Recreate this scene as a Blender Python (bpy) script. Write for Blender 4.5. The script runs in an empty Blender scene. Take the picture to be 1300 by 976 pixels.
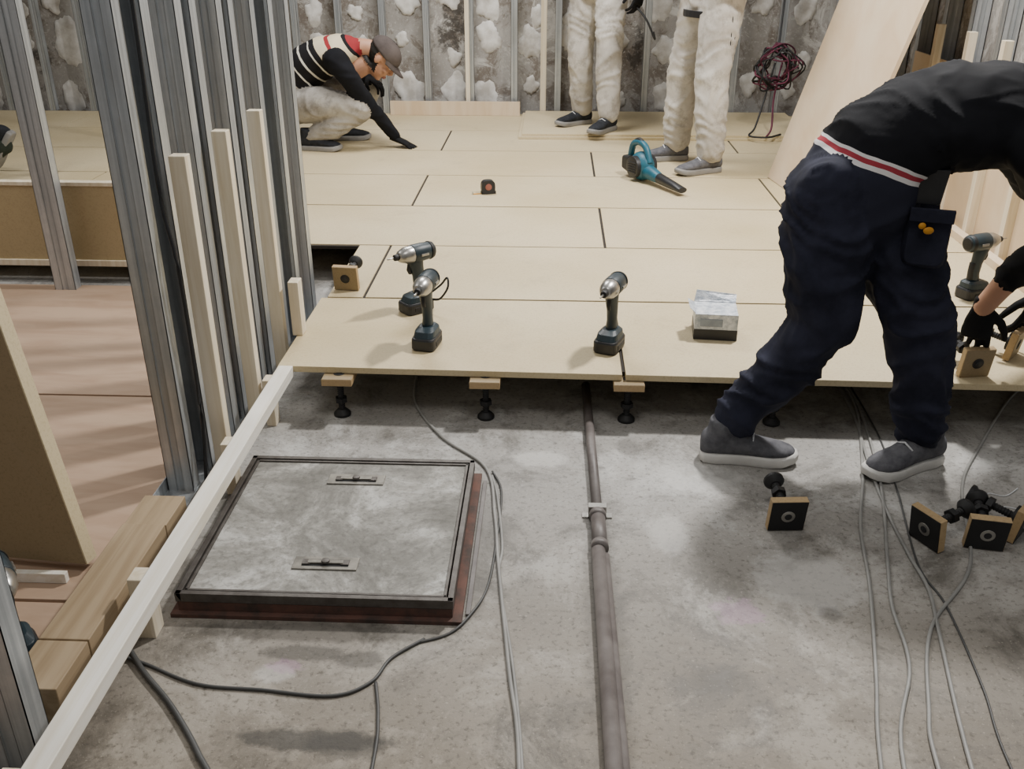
import bpy, bmesh, math, random
import numpy as np
from mathutils import Vector, Matrix, Euler, noise
random.seed(7)
V=Vector
scene=bpy.context.scene
COL=scene.collection

# ------------------------------------------------------------------ materials
def srgb(h):
    c=[int(h[i:i+2],16)/255 for i in (0,2,4)]
    return tuple((x/12.92 if x<=.04045 else ((x+.055)/1.055)**2.4) for x in c)+(1,)
class NT:
    def __init__(s,name,rough=.6,metal=0.0):
        s.m=bpy.data.materials.new(name); s.m.use_nodes=True
        s.t=s.m.node_tree; s.b=s.t.nodes['Principled BSDF']
        s.b.inputs['Roughness'].default_value=rough; s.b.inputs['Metallic'].default_value=metal
        s.tc=s.n('ShaderNodeTexCoord')
    def n(s,ty,**k):
        nd=s.t.nodes.new(ty)
        for a,b in k.items(): setattr(nd,a,b)
        return nd
    def l(s,a,b): s.t.links.new(a,b)
    def noise(s,scale,detail=4,rough=.55,vec=None,stretch=None,dist=0):
        nd=s.n('ShaderNodeTexNoise'); nd.inputs['Scale'].default_value=scale
        nd.inputs['Detail'].default_value=detail; nd.inputs['Roughness'].default_value=rough
        nd.inputs['Distortion'].default_value=dist
        v=vec or s.tc.outputs['Object']
        if stretch:
            mp=s.n('ShaderNodeMapping'); mp.inputs['Scale'].default_value=stretch
            s.l(v,mp.inputs['Vector']); v=mp.outputs['Vector']
        s.l(v,nd.inputs['Vector']); return nd.outputs['Fac']
    def ramp(s,fac,stops,interp='LINEAR'):
        r=s.n('ShaderNodeValToRGB'); r.color_ramp.interpolation=interp
        e=r.color_ramp.elements
        while len(e)<len(stops): e.new(.5)
        for i,(p,c) in enumerate(stops):
            e[i].position=p
            e[i].color=c if len(c)==4 else (*c,1)
        s.l(fac,r.inputs['Fac']); return r.outputs['Color']
    def mix(s,fac,a,b,mode='MIX'):
        m=s.n('ShaderNodeMix',data_type='RGBA',blend_type=mode)
        if isinstance(fac,(int,float)): m.inputs[0].default_value=fac
        else: s.l(fac,m.inputs[0])
        for v,i in ((a,6),(b,7)):
            if isinstance(v,tuple): m.inputs[i].default_value=v
            else: s.l(v,m.inputs[i])
        return m.outputs[2]
    def math(s,op,a,b=0.0,c=None):
        m=s.n('ShaderNodeMath',operation=op)
        for v,i in ((a,0),(b,1),(c,2)):
            if v is None: continue
            if isinstance(v,(int,float)): m.inputs[i].default_value=v
            else: s.l(v,m.inputs[i])
        return m.outputs[0]
    def col(s,c):
        if isinstance(c,tuple): s.b.inputs['Base Color'].default_value=c
        else: s.l(c,s.b.inputs['Base Color'])
    def bump(s,h,strength=.3,dist=.01):
        b=s.n('ShaderNodeBump'); b.inputs['Strength'].default_value=strength; b.inputs['Distance'].default_value=dist
        s.l(h,b.inputs['Height']); s.l(b.outputs['Normal'],s.b.inputs['Normal'])
    def blob(s,nz,cx,cy,rx,ry,amp=1.2,edge=.35):
        sp=s.n('ShaderNodeSeparateXYZ'); s.l(s.tc.outputs['Object'],sp.inputs[0])
        dx=s.math('MULTIPLY',s.math('SUBTRACT',sp.outputs['X'],cx),1/rx)
        dy=s.math('MULTIPLY',s.math('SUBTRACT',sp.outputs['Y'],cy),1/ry)
        d=s.math('SQRT',s.math('ADD',s.math('MULTIPLY',dx,dx),s.math('MULTIPLY',dy,dy)))
        d=s.math('ADD',d,s.math('MULTIPLY',s.math('SUBTRACT',nz,.5),amp))
        # 1 inside, 0 outside
        return s.math('MINIMUM',s.math('MAXIMUM',s.math('MULTIPLY',s.math('SUBTRACT',1.0,d),1/edge),0.0),1.0)

def simple(name,hexc,rough=.6,metal=0.,var=.12,scale=20,bump=0,hex2=None,spec=None):
    t=NT(name,rough,metal); c=srgb(hexc)
    n=t.noise(scale,5,.6)
    if hex2: c2=srgb(hex2)
    else: c2=tuple(x*(1-var*2.2) for x in c[:3])+(1,)
    t.col(t.ramp(n,[(.35,c2),(.62,c)]))
    if bump: t.bump(t.noise(scale*3,4,.6),bump,.004)
    if spec is not None: t.b.inputs['Specular IOR Level'].default_value=spec
    return t.m

def m_concrete():
    t=NT('concrete_floor_mat',.62)
    big=t.noise(1.3,7,.62); mid=t.noise(4.5,9,.72,dist=.5); fin=t.noise(75,6,.7)
    c=t.ramp(big,[(.3,srgb('85827d')),(.5,srgb('9a9792')),(.7,srgb('aaa8a4'))])
    c=t.mix(t.math('MULTIPLY',t.ramp(mid,[(.38,(1,1,1)),(.5,(0,0,0))]),.8),c,srgb('65625c'))
    lightm=t.noise(2.6,9,.75,dist=.4)
    c=t.mix(t.math('MULTIPLY',t.ramp(lightm,[(.51,(0,0,0)),(.60,(1,1,1))]),.6),c,srgb('bfbebb'))
    c=t.mix(t.math('MULTIPLY',t.ramp(fin,[(.34,(1,1,1)),(.47,(0,0,0))]),.65),c,srgb('524f49'))
    sp2=t.noise(160,3,.6)
    c=t.mix(t.math('MULTIPLY',t.ramp(sp2,[(.62,(0,0,0)),(.68,(1,1,1))]),.4),c,srgb('cfcdc8'))
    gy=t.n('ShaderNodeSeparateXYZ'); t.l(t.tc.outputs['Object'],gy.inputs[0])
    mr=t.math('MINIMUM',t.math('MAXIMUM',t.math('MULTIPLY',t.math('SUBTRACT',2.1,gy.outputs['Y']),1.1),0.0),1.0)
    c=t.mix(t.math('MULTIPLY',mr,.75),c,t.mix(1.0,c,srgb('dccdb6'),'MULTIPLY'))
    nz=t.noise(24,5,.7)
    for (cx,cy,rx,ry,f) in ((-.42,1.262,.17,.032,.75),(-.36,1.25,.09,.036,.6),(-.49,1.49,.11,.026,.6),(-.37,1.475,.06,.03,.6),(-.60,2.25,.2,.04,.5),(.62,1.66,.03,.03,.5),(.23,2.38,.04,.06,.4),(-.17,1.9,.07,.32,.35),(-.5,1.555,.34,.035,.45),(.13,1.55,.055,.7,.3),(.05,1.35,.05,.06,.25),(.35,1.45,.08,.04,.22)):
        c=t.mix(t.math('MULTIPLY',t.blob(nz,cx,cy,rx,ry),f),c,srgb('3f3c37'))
    for (cx,cy,rx,ry) in ((-.54,1.43,.05,.03),(.60,1.78,.14,.13),(-.02,2.3,.09,.05),(.42,2.22,.15,.09),(.3,1.95,.06,.1)):
        c=t.mix(t.math('MULTIPLY',t.blob(nz,cx,cy,rx,ry),.30),c,srgb('dedcd8'))
    for (cx,cy,rx,ry) in ((-.52,1.45,.05,.02),(.42,1.66,.07,.05)):
        c=t.mix(t.math('MULTIPLY',t.blob(nz,cx,cy,rx,ry,2.6),.28),c,srgb('b083a8'))
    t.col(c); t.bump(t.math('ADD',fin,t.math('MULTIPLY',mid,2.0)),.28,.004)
    rr=t.ramp(mid,[(.35,(.5,.5,.5)),(.6,(.72,.72,.72))]); t.l(rr,t.b.inputs['Roughness'])
    return t.m
def m_board(name,a='cfc09e',b='c1b089',c3='a8956e'):
    t=NT(name,.58)
    n=t.noise(1.6,3,.5); f=t.noise(140,5,.8)
    c=t.ramp(n,[(.3,srgb(b)),(.65,srgb(a))])
    c=t.mix(t.math('MULTIPLY',t.ramp(f,[(.38,(1,1,1)),(.5,(0,0,0))]),.4),c,srgb(c3))
    d=t.noise(3.5,8,.75,dist=.6)
    c=t.mix(t.math('MULTIPLY',t.ramp(d,[(.56,(0,0,0)),(.70,(1,1,1))]),.3),c,srgb('998a70'))
    t.col(c); t.bump(f,.08,.002); return t.m
def m_wood(name,a,b,stretch=(40,40,2.0),rough=.6,scale=1.0):
    t=NT(name,rough)
    n=t.noise(scale,6,.6,stretch=stretch,dist=.6); n2=t.noise(3,6,.7)
    c=t.ramp(n,[(.35,srgb(b)),(.6,srgb(a))])
    c=t.mix(t.math('MULTIPLY',n2,.3),c,srgb(b))
    t.col(c); t.bump(n,.1,.002); return t.m
def m_galv(name='galvanised_steel',a='ccd0d3',b='9fa5aa',rough=.38,metal=.65):
    t=NT(name,rough,metal)
    n=t.noise(1,5,.6,stretch=(60,60,1.2)); n2=t.noise(9,5,.7)
    c=t.ramp(n,[(.3,srgb(b)),(.65,srgb(a))])
    c=t.mix(t.math('MULTIPLY',t.ramp(n2,[(.4,(0,0,0)),(.7,(1,1,1))]),.35),c,srgb('8b9094'))
    t.col(c)
    r=t.ramp(n2,[(.3,(.28,.28,.28)),(.7,(.5,.5,.5))]); t.l(r,t.b.inputs['Roughness'])
    t.bump(n,.12,.002); return t.m
def m_backwall():
    t=NT('bare_concrete_wall_mat',.85)
    a=t.noise(1.6,6,.65); b=t.noise(5,8,.75,dist=.6); d=t.noise(45,5,.7)
    c=t.ramp(a,[(.3,srgb('75706a')),(.5,srgb('98948f')),(.7,srgb('b0aeaa'))])
    c=t.mix(t.math('MULTIPLY',t.ramp(b,[(.50,(0,0,0)),(.58,(1,1,1))]),.7),c,srgb('63574b'))
    c=t.mix(t.math('MULTIPLY',t.ramp(d,[(.55,(0,0,0)),(.66,(1,1,1))]),.5),c,srgb('c9c8c4'))
    e=t.noise(2.3,7,.75)
    c=t.mix(t.math('MULTIPLY',t.ramp(e,[(.58,(0,0,0)),(.64,(1,1,1))]),.8),c,srgb('332e29'))
    g_=t.noise(3.1,8,.8,dist=.8)
    c=t.mix(t.math('MULTIPLY',t.ramp(g_,[(.56,(0,0,0)),(.62,(1,1,1))]),.6),c,srgb('d4d2cd'))
    t.col(c); t.bump(b,.5,.01); return t.m
def m_cloth(name,a,b,scale=9,rough=.9,dirt=None):
    t=NT(name,rough); n=t.noise(scale,6,.65)
    c=t.ramp(n,[(.32,srgb(b)),(.62,srgb(a))])
    if dirt:
        d=t.noise(13,7,.75)
        c=t.mix(t.math('MULTIPLY',t.ramp(d,[(.5,(0,0,0)),(.62,(1,1,1))]),.6),c,srgb(dirt))
    t.col(c)
    w=t.noise(260,3,.6); t.bump(w,.1,.001)
    t.b.inputs['Specular IOR Level'].default_value=.2
    return t.m
def m_planes(name,nrm,stops,s0,s1,rough=.9):
    """cloth coloured in bands along the direction nrm in object space"""
    t=NT(name,rough)
    dt=t.n('ShaderNodeVectorMath',operation='DOT_PRODUCT'); t.l(t.tc.outputs['Object'],dt.inputs[0]); dt.inputs[1].default_value=nrm
    mr=t.n('ShaderNodeMapRange'); mr.inputs['From Min'].default_value=s0; mr.inputs['From Max'].default_value=s1
    wob=t.math('ADD',dt.outputs['Value'],t.math('MULTIPLY',t.math('SUBTRACT',t.noise(7,2),.5),.02))
    t.l(wob,mr.inputs['Value'])
    t.col(t.ramp(mr.outputs['Result'],[((p-s0)/(s1-s0),srgb(c)) for p,c in stops],'CONSTANT'))
    t.bump(t.noise(200,3,.6),.15,.001); t.b.inputs['Specular IOR Level'].default_value=.2
    return t.m

M={}
M['conc']=m_concrete()
M['board']=m_board('particle_board')
M['board2']=m_board('particle_board_edge','b99f77','a58a62','8d7350')
M['seam']=simple('dark_gap_filler','2e2822',.9,0,.1,20)  # dark filler strips added so open gaps don't show the lit underside
M['ply']=m_wood('plywood_floor','b69c85','a68b74',(3,14,3))
M['plysheet']=m_wood('plywood_sheet','dac8ae','ceb696',(12,3,1.5))
M['brown']=m_board('mdf_brown','9a8768','8a7858','766546')
M['sill']=m_board('sill_board_mat','b6a47f','a5936d','8f7d5a')
M['timber']=m_wood('pine_timber','e6dcc8','d2c3a6')
M['timbery']=m_wood('pine_timber_long','f0ede5','e0d8c6',(40,2,40))
M['plank']=m_wood('plank_timber','ab977a','958063',(40,2,40))
M['galv']=m_galv()
M['back']=m_backwall()
M['adh']=simple('plaster_adhesive','e2e0dc',.9,0,.10,9,.5,'b3aea6')
M['iron']=simple('hatch_frame_steel','605c58',.5,.4,.2,25,.2,'4a4440')
M['rust']=simple('rusted_steel','68493f',.8,.1,.2,20,.3,'453a35')
M['pvc']=simple('grey_pvc','746e6b',.5,0,.12,9,0,'564f4d')
M['steel']=simple('tool_steel','b5b3ae',.3,.9,.1,20)
M['blk']=simple('black_rubber','1c1c1d',.6,0,.15,20)
M['tool']=simple('tool_dark_teal','1f3038',.45,0,.12,20)
M['blue']=simple('tool_teal','1a5c70',.45,0,.1,20)
M['dark']=simple('black_plastic','202124',.45,0,.1,20)
M['cab']=simple('grey_cable','989793',.5,0,.12,10)
M['cabd']=simple('dark_cable','4a4a49',.5,0,.08,10)
M['white']=simple('white_paper','e4e6e8',.7,0,.06,18)
M['wrap']=simple('silver_wrapping','dfe2e6',.38,.15,.1,45,.6,'9aa4b0')
M['skin']=simple('skin','b98a6f',.55,0,.06,14)
M['hair']=simple('hair_black','17130f',.7,0,.1,60)
M['eye']=simple('eye_white','e8e4de',.3,0,.02,5)
M['lip']=simple('lips','94594c',.5,0,.05,10)
M['yel']=simple('yellow_label','c98b22',.6,0,.05,10)
M['maroon']=m_cloth('maroon_cord_mat','6e3a4c','4d2936')

# ------------------------------------------------------------------ mesh builder
class MB:
    def __init__(s): s.v=[];s.f=[];s.mi=[];s.sm=[];s.mats=[]
    def mid(s,m):
        if m not in s.mats: s.mats.append(m)
        return s.mats.index(m)
    def add(s,vs,fs,m,smooth=False,X=None):
        o=len(s.v); k=s.mid(m)
        for p in vs:
            p=V(p); s.v.append(X@p if X else p)
        for f in fs: s.f.append([i+o for i in f]); s.mi.append(k); s.sm.append(smooth)
    def box(s,a,b,m,X=None):
        x0,y0,z0=a;x1,y1,z1=b
        vs=[(x0,y0,z0),(x1,y0,z0),(x1,y1,z0),(x0,y1,z0),(x0,y0,z1),(x1,y0,z1),(x1,y1,z1),(x0,y1,z1)]
        s.add(vs,[(0,3,2,1),(4,5,6,7),(0,1,5,4),(1,2,6,5),(2,3,7,6),(3,0,4,7)],m,False,X)
    def hexa(s,vs,m): s.add(vs,[(0,3,2,1),(4,5,6,7),(0,1,5,4),(1,2,6,5),(2,3,7,6),(3,0,4,7)],m)
    def loft(s,rings,m,smooth=True,X=None,n=20,cap=True,sup=2.0):
        """rings: (center,u,v,a,b)"""
        vs=[];fs=[]
        for (c,u,v,a,b) in rings:
            c=V(c);u=V(u).normalized();v=V(v).normalized()
            for i in range(n):
                t=2*math.pi*i/n; ct,st=math.cos(t),math.sin(t)
                ex=2/sup
                px=math.copysign(abs(ct)**ex,ct); py=math.copysign(abs(st)**ex,st)
                vs.append(c+u*a*px+v*b*py)
        for k in range(len(rings)-1):
            for i in range(n):
                j=(i+1)%n
                fs.append((k*n+i,k*n+j,(k+1)*n+j,(k+1)*n+i))
        if cap:
            fs.append(tuple(reversed(range(n)))); o=(len(rings)-1)*n; fs.append(tuple(o+i for i in range(n)))
        s.add(vs,fs,m,smooth,X)
    def cyl(s,p0,p1,r0,r1,m,n=18,smooth=True,X=None):
        p0=V(p0);p1=V(p1);d=(p1-p0).normalized()
        u=d.orthogonal().normalized(); v=d.cross(u)
        s.loft([(p0,u,v,r0,r0),(p1,u,v,r1,r1)],m,smooth,X,n)
    def ell(s,c,r,m,X=None,n=16,k=10,R=None):
        vs=[];fs=[]
        c=V(c)
        for i in range(k+1):
            ph=math.pi*i/k
            for j in range(n):
                th=2*math.pi*j/n
                p=V((r[0]*math.sin(ph)*math.cos(th),r[1]*math.sin(ph)*math.sin(th),r[2]*math.cos(ph)))
                if R: p=R@p
                vs.append(c+p)
        for i in range(k):
            for j in range(n):
                jj=(j+1)%n
                if i==0: fs.append((j,n+j,n+jj))
                elif i==k-1: fs.append((i*n+j,(i+1)*n+j,i*n+jj))
                else: fs.append((i*n+j,(i+1)*n+j,(i+1)*n+jj,i*n+jj))
        s.add(vs,fs,m,True,X)
    def tube(s,pts,r,m,n=8,X=None):
        pts=[V(p) for p in pts]; rings=[]
        for i,p in enumerate(pts):
            d=(pts[min(i+1,len(pts)-1)]-pts[max(i-1,0)]).normalized()
            u=d.cross(V((0,0,1)));
            if u.length<.05: u=d.cross(V((0,1,0)))
            u.normalize(); v=d.cross(u)
            rr=r[i] if isinstance(r,(list,tuple)) else r
            rings.append((p,u,v,rr,rr))
        s.loft(rings,m,True,X,n)
    def obj(s,name,bevel=0,parent=None,merge=False):
        me=bpy.data.meshes.new(name); me.from_pydata([tuple(p) for p in s.v],[],s.f)
        for m in s.mats: me.materials.append(m)
        me.polygons.foreach_set('material_index',s.mi); me.polygons.foreach_set('use_smooth',s.sm)
        bm=bmesh.new(); bm.from_mesh(me)
        bmesh.ops.remove_doubles(bm,verts=bm.verts,dist=1e-6)
        bmesh.ops.recalc_face_normals(bm,faces=bm.faces); bm.to_mesh(me); bm.free()
        o=bpy.data.objects.new(name,me); COL.objects.link(o)
        if bevel:
            b=o.modifiers.new('bevel','BEVEL'); b.width=bevel; b.segments=2; b.limit_method='ANGLE'; b.angle_limit=math.radians(40)
        if parent: o.parent=parent
        return o
def empty(name,loc=(0,0,0)):
    e=bpy.data.objects.new(name,None); e.empty_display_size=.1; COL.objects.link(e); return e
def smooth_path(pts,k=8):
    pts=[V(p) for p in pts]; out=[]
    P=[pts[0]]+pts+[pts[-1]]
    for i in range(1,len(P)-2):
        for j in range(k):
            t=j/k;a,b,c,d=P[i-1],P[i],P[i+1],P[i+2]
            out.append(.5*((2*b)+(-a+c)*t+(2*a-5*b+4*c-d)*t*t+(-a+3*b-3*c+d)*t**3))
    out.append(pts[-1]); return out
def cable(name,pts,r,m,z=None):
    q=[]
    for p in pts: q.append(p if len(p)==3 else (p[0],p[1],r))
    b=MB(); b.tube(smooth_path(q),r,m,8); return b.obj(name)

# ------------------------------------------------------------------ room shell
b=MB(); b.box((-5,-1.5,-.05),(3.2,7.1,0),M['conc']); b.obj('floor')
b=MB(); b.box((-5,7.0,-.05),(3.2,7.1,2.9),M['back']); b.obj('wall_back')
b=MB(); b.box((1.86,2.9,-.05),(1.96,7.0,2.9),M['back']); b.obj('wall_right')
b=MB(); b.box((-5.1,-1.5,-.05),(-5,7.1,2.9),M['back']); b.obj('wall_left')
# dabs of adhesive left on back wall
b=MB()
for i in range(-16,7):
    for j in range(6):
        cx=i*.303+.15+random.uniform(-.06,.06); cz=.30+j*.29+random.uniform(-.08,.08)
        if random.random()<.16: continue
        R0=random.uniform(.045,.12); vs=[(cx,6.988,cz)]; fs=[]
        n=36; sy=random.uniform(.85,1.45)
        for k in range(3):
            f=[.5,.88,1][k]; yy=[6.986,6.990,7.0][k]
            for a in range(n):
                th=2*math.pi*a/n
                w=1+.45*noise.noise(V((math.cos(th)*1.3+i*3,math.sin(th)*1.3+j*5,k*.2)))+.12*noise.noise(V((math.cos(th)*4+i,math.sin(th)*4+j,0)))+.07*random.uniform(-1,1)
                vs.append((cx+R0*f*w*math.cos(th)*.9,yy+.004*noise.noise(V((a,k,i))),cz+R0*sy*f*w*math.sin(th)))
        for a in range(n):
            q=(a+1)%n
            fs.append((0,1+a,1+q))
            for k in range(2): fs.append((1+k*n+a,1+(k+1)*n+a,1+(k+1)*n+q,1+k*n+q))
        b.add(vs,fs,M['adh'],True)
b.obj('wall_adhesive_dabs')

def stud(b,x,y,z0,z1,w=.065,d=.045,sgn=1,t=.0018,m=None):
    """C-channel. web perpendicular to y at (x..x+w,y); flanges go +y*sgn"""
    m=m or M['galv']
    h=z1-z0
    X=Matrix.Translation((x,y,z0))
    s=sgn
    def bx(a,c):
        a=list(a);c=list(c)
        for i in range(3):
            if a[i]>c[i]: a[i],c[i]=c[i],a[i]
        b.box(a,c,m,X)
    bx((0,0,0),(w*.36,t*s,h)); bx((w*.64,0,0),(w,t*s,h)); bx((w*.36,.003*s,0),(w*.64,(.003+t)*s,h))
    bx((w*.36-.001,0,0),(w*.36+.001,.004*s,h)); bx((w*.64-.001,0,0),(w*.64+.001,.004*s,h))
    bx((0,0,0),(t,d*s,h)); bx((w-t,0,0),(w,d*s,h))
    bx((0,(d-t)*s,0),(.012,d*s,h)); bx((w-.012,(d-t)*s,0),(w,d*s,h))
e=MB()
x=-4.85
while x<1.7:
    stud(e,x,6.86,.16,2.8,.045,.05); x+=.303
e.obj('back_wall_stud_frame')
b=MB(); 
b.box((-.10,6.82,.16),(-.06,6.855,2.7),M['timber']); b.box((-.62,6.825,.16),(-.59,6.855,2.7),M['timber'])
b.obj('timber_batten_back',.002)
e=MB(); y=3.2
while y<6.8:
    stud(e,1.79,y,.16,2.8,.065,.045); y+=.303
e.obj('right_wall_stud_frame')
b=MB()
for y in (3.3,3.62,3.95,4.3,4.66):
    b.box((1.74,y,.16),(1.775,y+.035,.95),M['timber'])
b.box((1.775,3.2,.16),(1.787,5.0,.80),M['plysheet'])
b.box((1.70,3.2,.16),(1.74,5.0,.19),M['plysheet'])
b.obj('right_wall_plywood_lining',.001)

# ------------------------------------------------------------------ raised floor
g=.0055; rows=[2.515+i*.621 for i in range(8)]
b=MB()
def bd(x0,y0,x1,y1,z0=.14,z1=.16,first=False):
    z1-=random.uniform(0,.0008)
    fy=(lambda x:2.548-.019*(x+.8)) if first else (lambda x:y0+g)
    a,c=x0+g,x1-g
    b.hexa([(a,fy(a),z0),(c,fy(c),z0),(c,y1-g,z0),(a,y1-g,z0),(a,fy(a),z1),(c,fy(c),z1),(c,y1-g,z1),(a,y1-g,z1)],M['board'])
for r in range(7):
    y0,y1=rows[r],rows[r+1]
    xs=[.22,1.96] if r%2==0 else [-.665,1.085]
    xl=-.82 if r==0 else (-.70 if r==1 else -4.9)
    L=[]; x=xs[0]
    while x>xl+.02: L.append(x); x-=1.745
    L.append(xl); L.reverse()
    if r==1: L=[-.80,-.665]
    x=xs[0]+1.745
    while x<1.83: L.append(x); x+=1.745
    L.append(1.85)
    L=sorted(set(L))
    for i in range(len(L)-1):
        bd(L[i],y0,L[i+1],y1,first=(r==0))
        if i>0: b.box((L[i]-g,y0+(.045 if r==0 else 0),.141),(L[i]+g,y1,.1545),M['seam'])
    if r>0: b.box((max(xl,-4.9)+.01,y0-g,.141),(1.85,y0+g,.1545),M['seam'])
b.obj('raised_floor',.0010)
b=MB(); b.box((-.22,5.97,.1605),(1.62,6.82,.176),M['board']); b.box((-.20,5.99,.1765),(1.60,6.815,.19),M['board']); b.obj('loose_floor_sheet',.001)
b=MB(); b.box((-1.15,6.78,.161),(-.24,6.80,.255),M['plysheet']); b.obj('kick_board')
b=MB(); b.box((-4.2,3.69,.085),(-1.30,3.715,.41),M['sill']); b.box((-4.2,3.685,.41),(-1.30,3.725,.425),M['timber']); b.box((-4.2,3.68,.075),(-1.3,3.70,.1),M['timber'])
b.obj('partition_sill_board',.001)

def pedestal(name,X,dark=False,tall=.14):
    b=MB(); h=.045
    b.box((-h,-h,tall-.02),(h,h,tall),M['board2'],X)
    b.box((-h+.001,-h+.001,tall-.0005),(h-.001,h-.001,tall+.0015),M['blk'] if dark else M['brown'],X)
    b.cyl((0,0,tall+.0015),(0,0,tall+.003),.017,.017,M['steel'] if dark else M['blk'],18,X=X)
    b.cyl((0,0,tall+.003),(0,0,tall+.0045),.009,.009,M['dark'],14,X=X)
    b.cyl((0,0,tall-.03),(0,0,tall-.02),.03,.03,M['blk'],20,X=X)
    rings=[];z=.02;i=0
    while z<tall-.03:
        r=.0105 if i%2 else .0085
        rings.append(((0,0,z),(1,0,0),(0,1,0),r,r)); z+=.0035;i+=1
    b.loft(rings,M['blk'],False,X,14)
    b.cyl((0,0,.045),(0,0,.06),.019,.019,M['blk'],6,False,X)
    b.loft([((0,0,0),(1,0,0),(0,1,0),.026,.026),((0,0,.008),(1,0,0),(0,1,0),.026,.026),((0,0,.022),(1,0,0),(0,1,0),.013,.013)],M['blk'],True,X)
    return b.obj(name,.0012)
T=Matrix.Translation
for x in (-.63,-.19,.235,.67,1.11,1.55):
    for y in (2.545,3.13,3.76): pedestal('floor_pedestal',T((x,y,0)),False,.1375)
for x in (-2.9,-2.5,-2.1,-1.75): pedestal('floor_pedestal',T((x,3.80,0)),False,.1375)
RX=lambda a:Matrix.Rotation(math.radians(a),4,'X'); RZ=lambda a:Matrix.Rotation(math.radians(a),4,'Z'); RY=lambda a:Matrix.Rotation(math.radians(a),4,'Y')
def lying(x,y,z,rz,dark,spin=0):
    pedestal('floor_pedestal',T((x,y,z+.0465))@RZ(rz)@RX(90+8)@RZ(spin)@T((0,0,-.14)),dark)
lying(.59,1.97,0,4,True)
lying(.905,1.93,0,-62,True)
lying(1.045,1.91,0,-10,True)
lying(1.16,1.97,0,48,True)
lying(-.74,3.2,.16,-6,False)
lying(1.24,2.55,.16,8,False)
lying(1.42,2.70,.16,50,False)

# ------------------------------------------------------------------ left room floor + partition
b=MB()
for (x0,y0,x1,y1) in ((-4.9,2.62,-2.32,3.62),(-2.31,2.62,-1.02,3.62),(-4.9,1.62,-1.62,2.61),(-1.61,1.62,-1.02,2.61),(-3.4,.6,-1.02,1.61)):
    b.box((x0,y0,0.0),(x1,y1,.014),M['ply'])
b.obj('plywood_subfloor',.001)
e=MB()
for i,y in enumerate((2.09,2.25,2.40,2.55,2.70,2.85,3.00,3.15,3.29)):
    stud(e,-1.0 if i==0 else (-.985 if i<7 else -.965),y,0,2.8,.068 if i<7 else .075,.045 if i==0 else .05,sgn=1 if i%2==0 else -1)
e.box((-1.004,1.98,0),(-.925,3.34,.002),M['galv']); e.box((-1.004,1.98,0),(-1.002,3.34,.04),M['galv'])
stud(e,-.97,1.17,0,2.8,.09,.05)
e.obj('partition_stud_frame')
e=MB(); stud(e,-2.02,3.56,0.014,2.8,.085,.05); e.obj('steel_stud')
e=MB(); stud(e,-2.72,4.9,0.16,2.8,.065,.05); e.obj('steel_stud')
e=MB(); stud(e,-2.30,5.6,0.16,2.8,.065,.05); e.obj('steel_stud')
b=MB()
for y in (2.17,2.47,2.78):
    b.box((-.895,y,0.005),(-.855,y+.035,.865),M['timber'])
b.obj('timber_stud',.002)
b=MB(); b.box((-.828,2.78,.16),(-.795,2.83,.34),M['timber']); b.obj('timber_offcut',.002)
cable('stud_power_cable',[(-.915,2.16,2.6),(-.91,2.15,1.3),(-.915,2.14,.8),(-.895,2.13,.6),(-.90,2.14,.2),(-.90,2.10,.02)],.005,M['dark'])
b=MB(); b.box((-.812,.5,.128),(-.768,2.545,.162),M['timbery'])
for y in (1.0,1.52,2.08,2.46): b.box((-.85 if y<2 else -.84,y,0),(-.812,y+.045,.150),M['timber'])
b.obj('edge_beam',.002)
b=MB(); b.box((-.985,1.27,.0),(-.885,1.40,.095),M['plank']); b.box((-.985,1.404,.0),(-.885,1.80,.095),M['plank']); b.box((-.985,1.804,.0),(-.885,1.93,.09),M['plank'])
b.obj('sill_plank',.002)
b=MB()
P0=V((-1.045,1.72,.035)); A=V((-.62,.06,0)); U=V((-.27,.20,1.24)); N=A.cross(U).normalized()*.04
b.hexa([P0,P0+A,P0+A+N,P0+N,P0+U,P0+A+U,P0+A+U+N,P0+U+N],M['brown'])
b.hexa([P0+V((.0015,0,0))+q for q in (V((-.004,0,0)),V((0,0,0)),N,N-V((.004,0,0)),U-V((.004,0,0)),U,U+N,U+N-V((.004,0,0)))],M['board'])
b.obj('leaning_mdf_panel',.001)
b=MB(); b.box((-1.36,1.675,.0145),(-1.075,1.69,.04),M['timbery']); b.obj('timber_strip',.001)

# ------------------------------------------------------------------ hatch
b=MB()
x0,x1,y0,y1=-.795,-.195,1.60,2.19
b.box((x0-.012,y0-.012,0),(x1+.018,y1+.01,.010),M['rust'])
b.box((x0+.002,y0+.002,.010),(x1-.002,y1-.002,.032),M['rust'])
b.box((x1+.024,y0+.02,0),(x1+.034,y1-.02,.006),M['pvc'])
for q in ((x0,y0,x1,y0+.012),(x0,y1-.012,x1,y1),(x0,y0,x0+.012,y1),(x1-.012,y0,x1,y1)):
    b.box((q[0],q[1],.034),(q[2],q[3],.056),M['iron'])
i0=.016
for q in ((x0+i0,y0+i0,x1-i0,y0+i0+.006),(x0+i0,y1-i0-.006,x1-i0,y1-i0),(x0+i0,y0+i0,x0+i0+.006,y1-i0),(x1-i0-.006,y0+i0,x1-i0,y1-i0)):
    b.box((q[0],q[1],.03),(q[2],q[3],.054),M['iron'])
hc=NT('hatch_concrete_mat',.7)
n1=hc.noise(4,8,.72,dist=.5);n2=hc.noise(60,5,.7)
cc=hc.ramp(n1,[(.36,srgb('62605a')),(.47,srgb('7d7b75')),(.54,srgb('96948e')),(.62,srgb('bab9b5'))])
cc=hc.mix(hc.math('MULTIPLY',hc.ramp(n2,[(.38,(1,1,1)),(.5,(0,0,0))]),.45),cc,srgb('514f4a')); hc.col(cc); hc.bump(n2,.2,.003)
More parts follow.
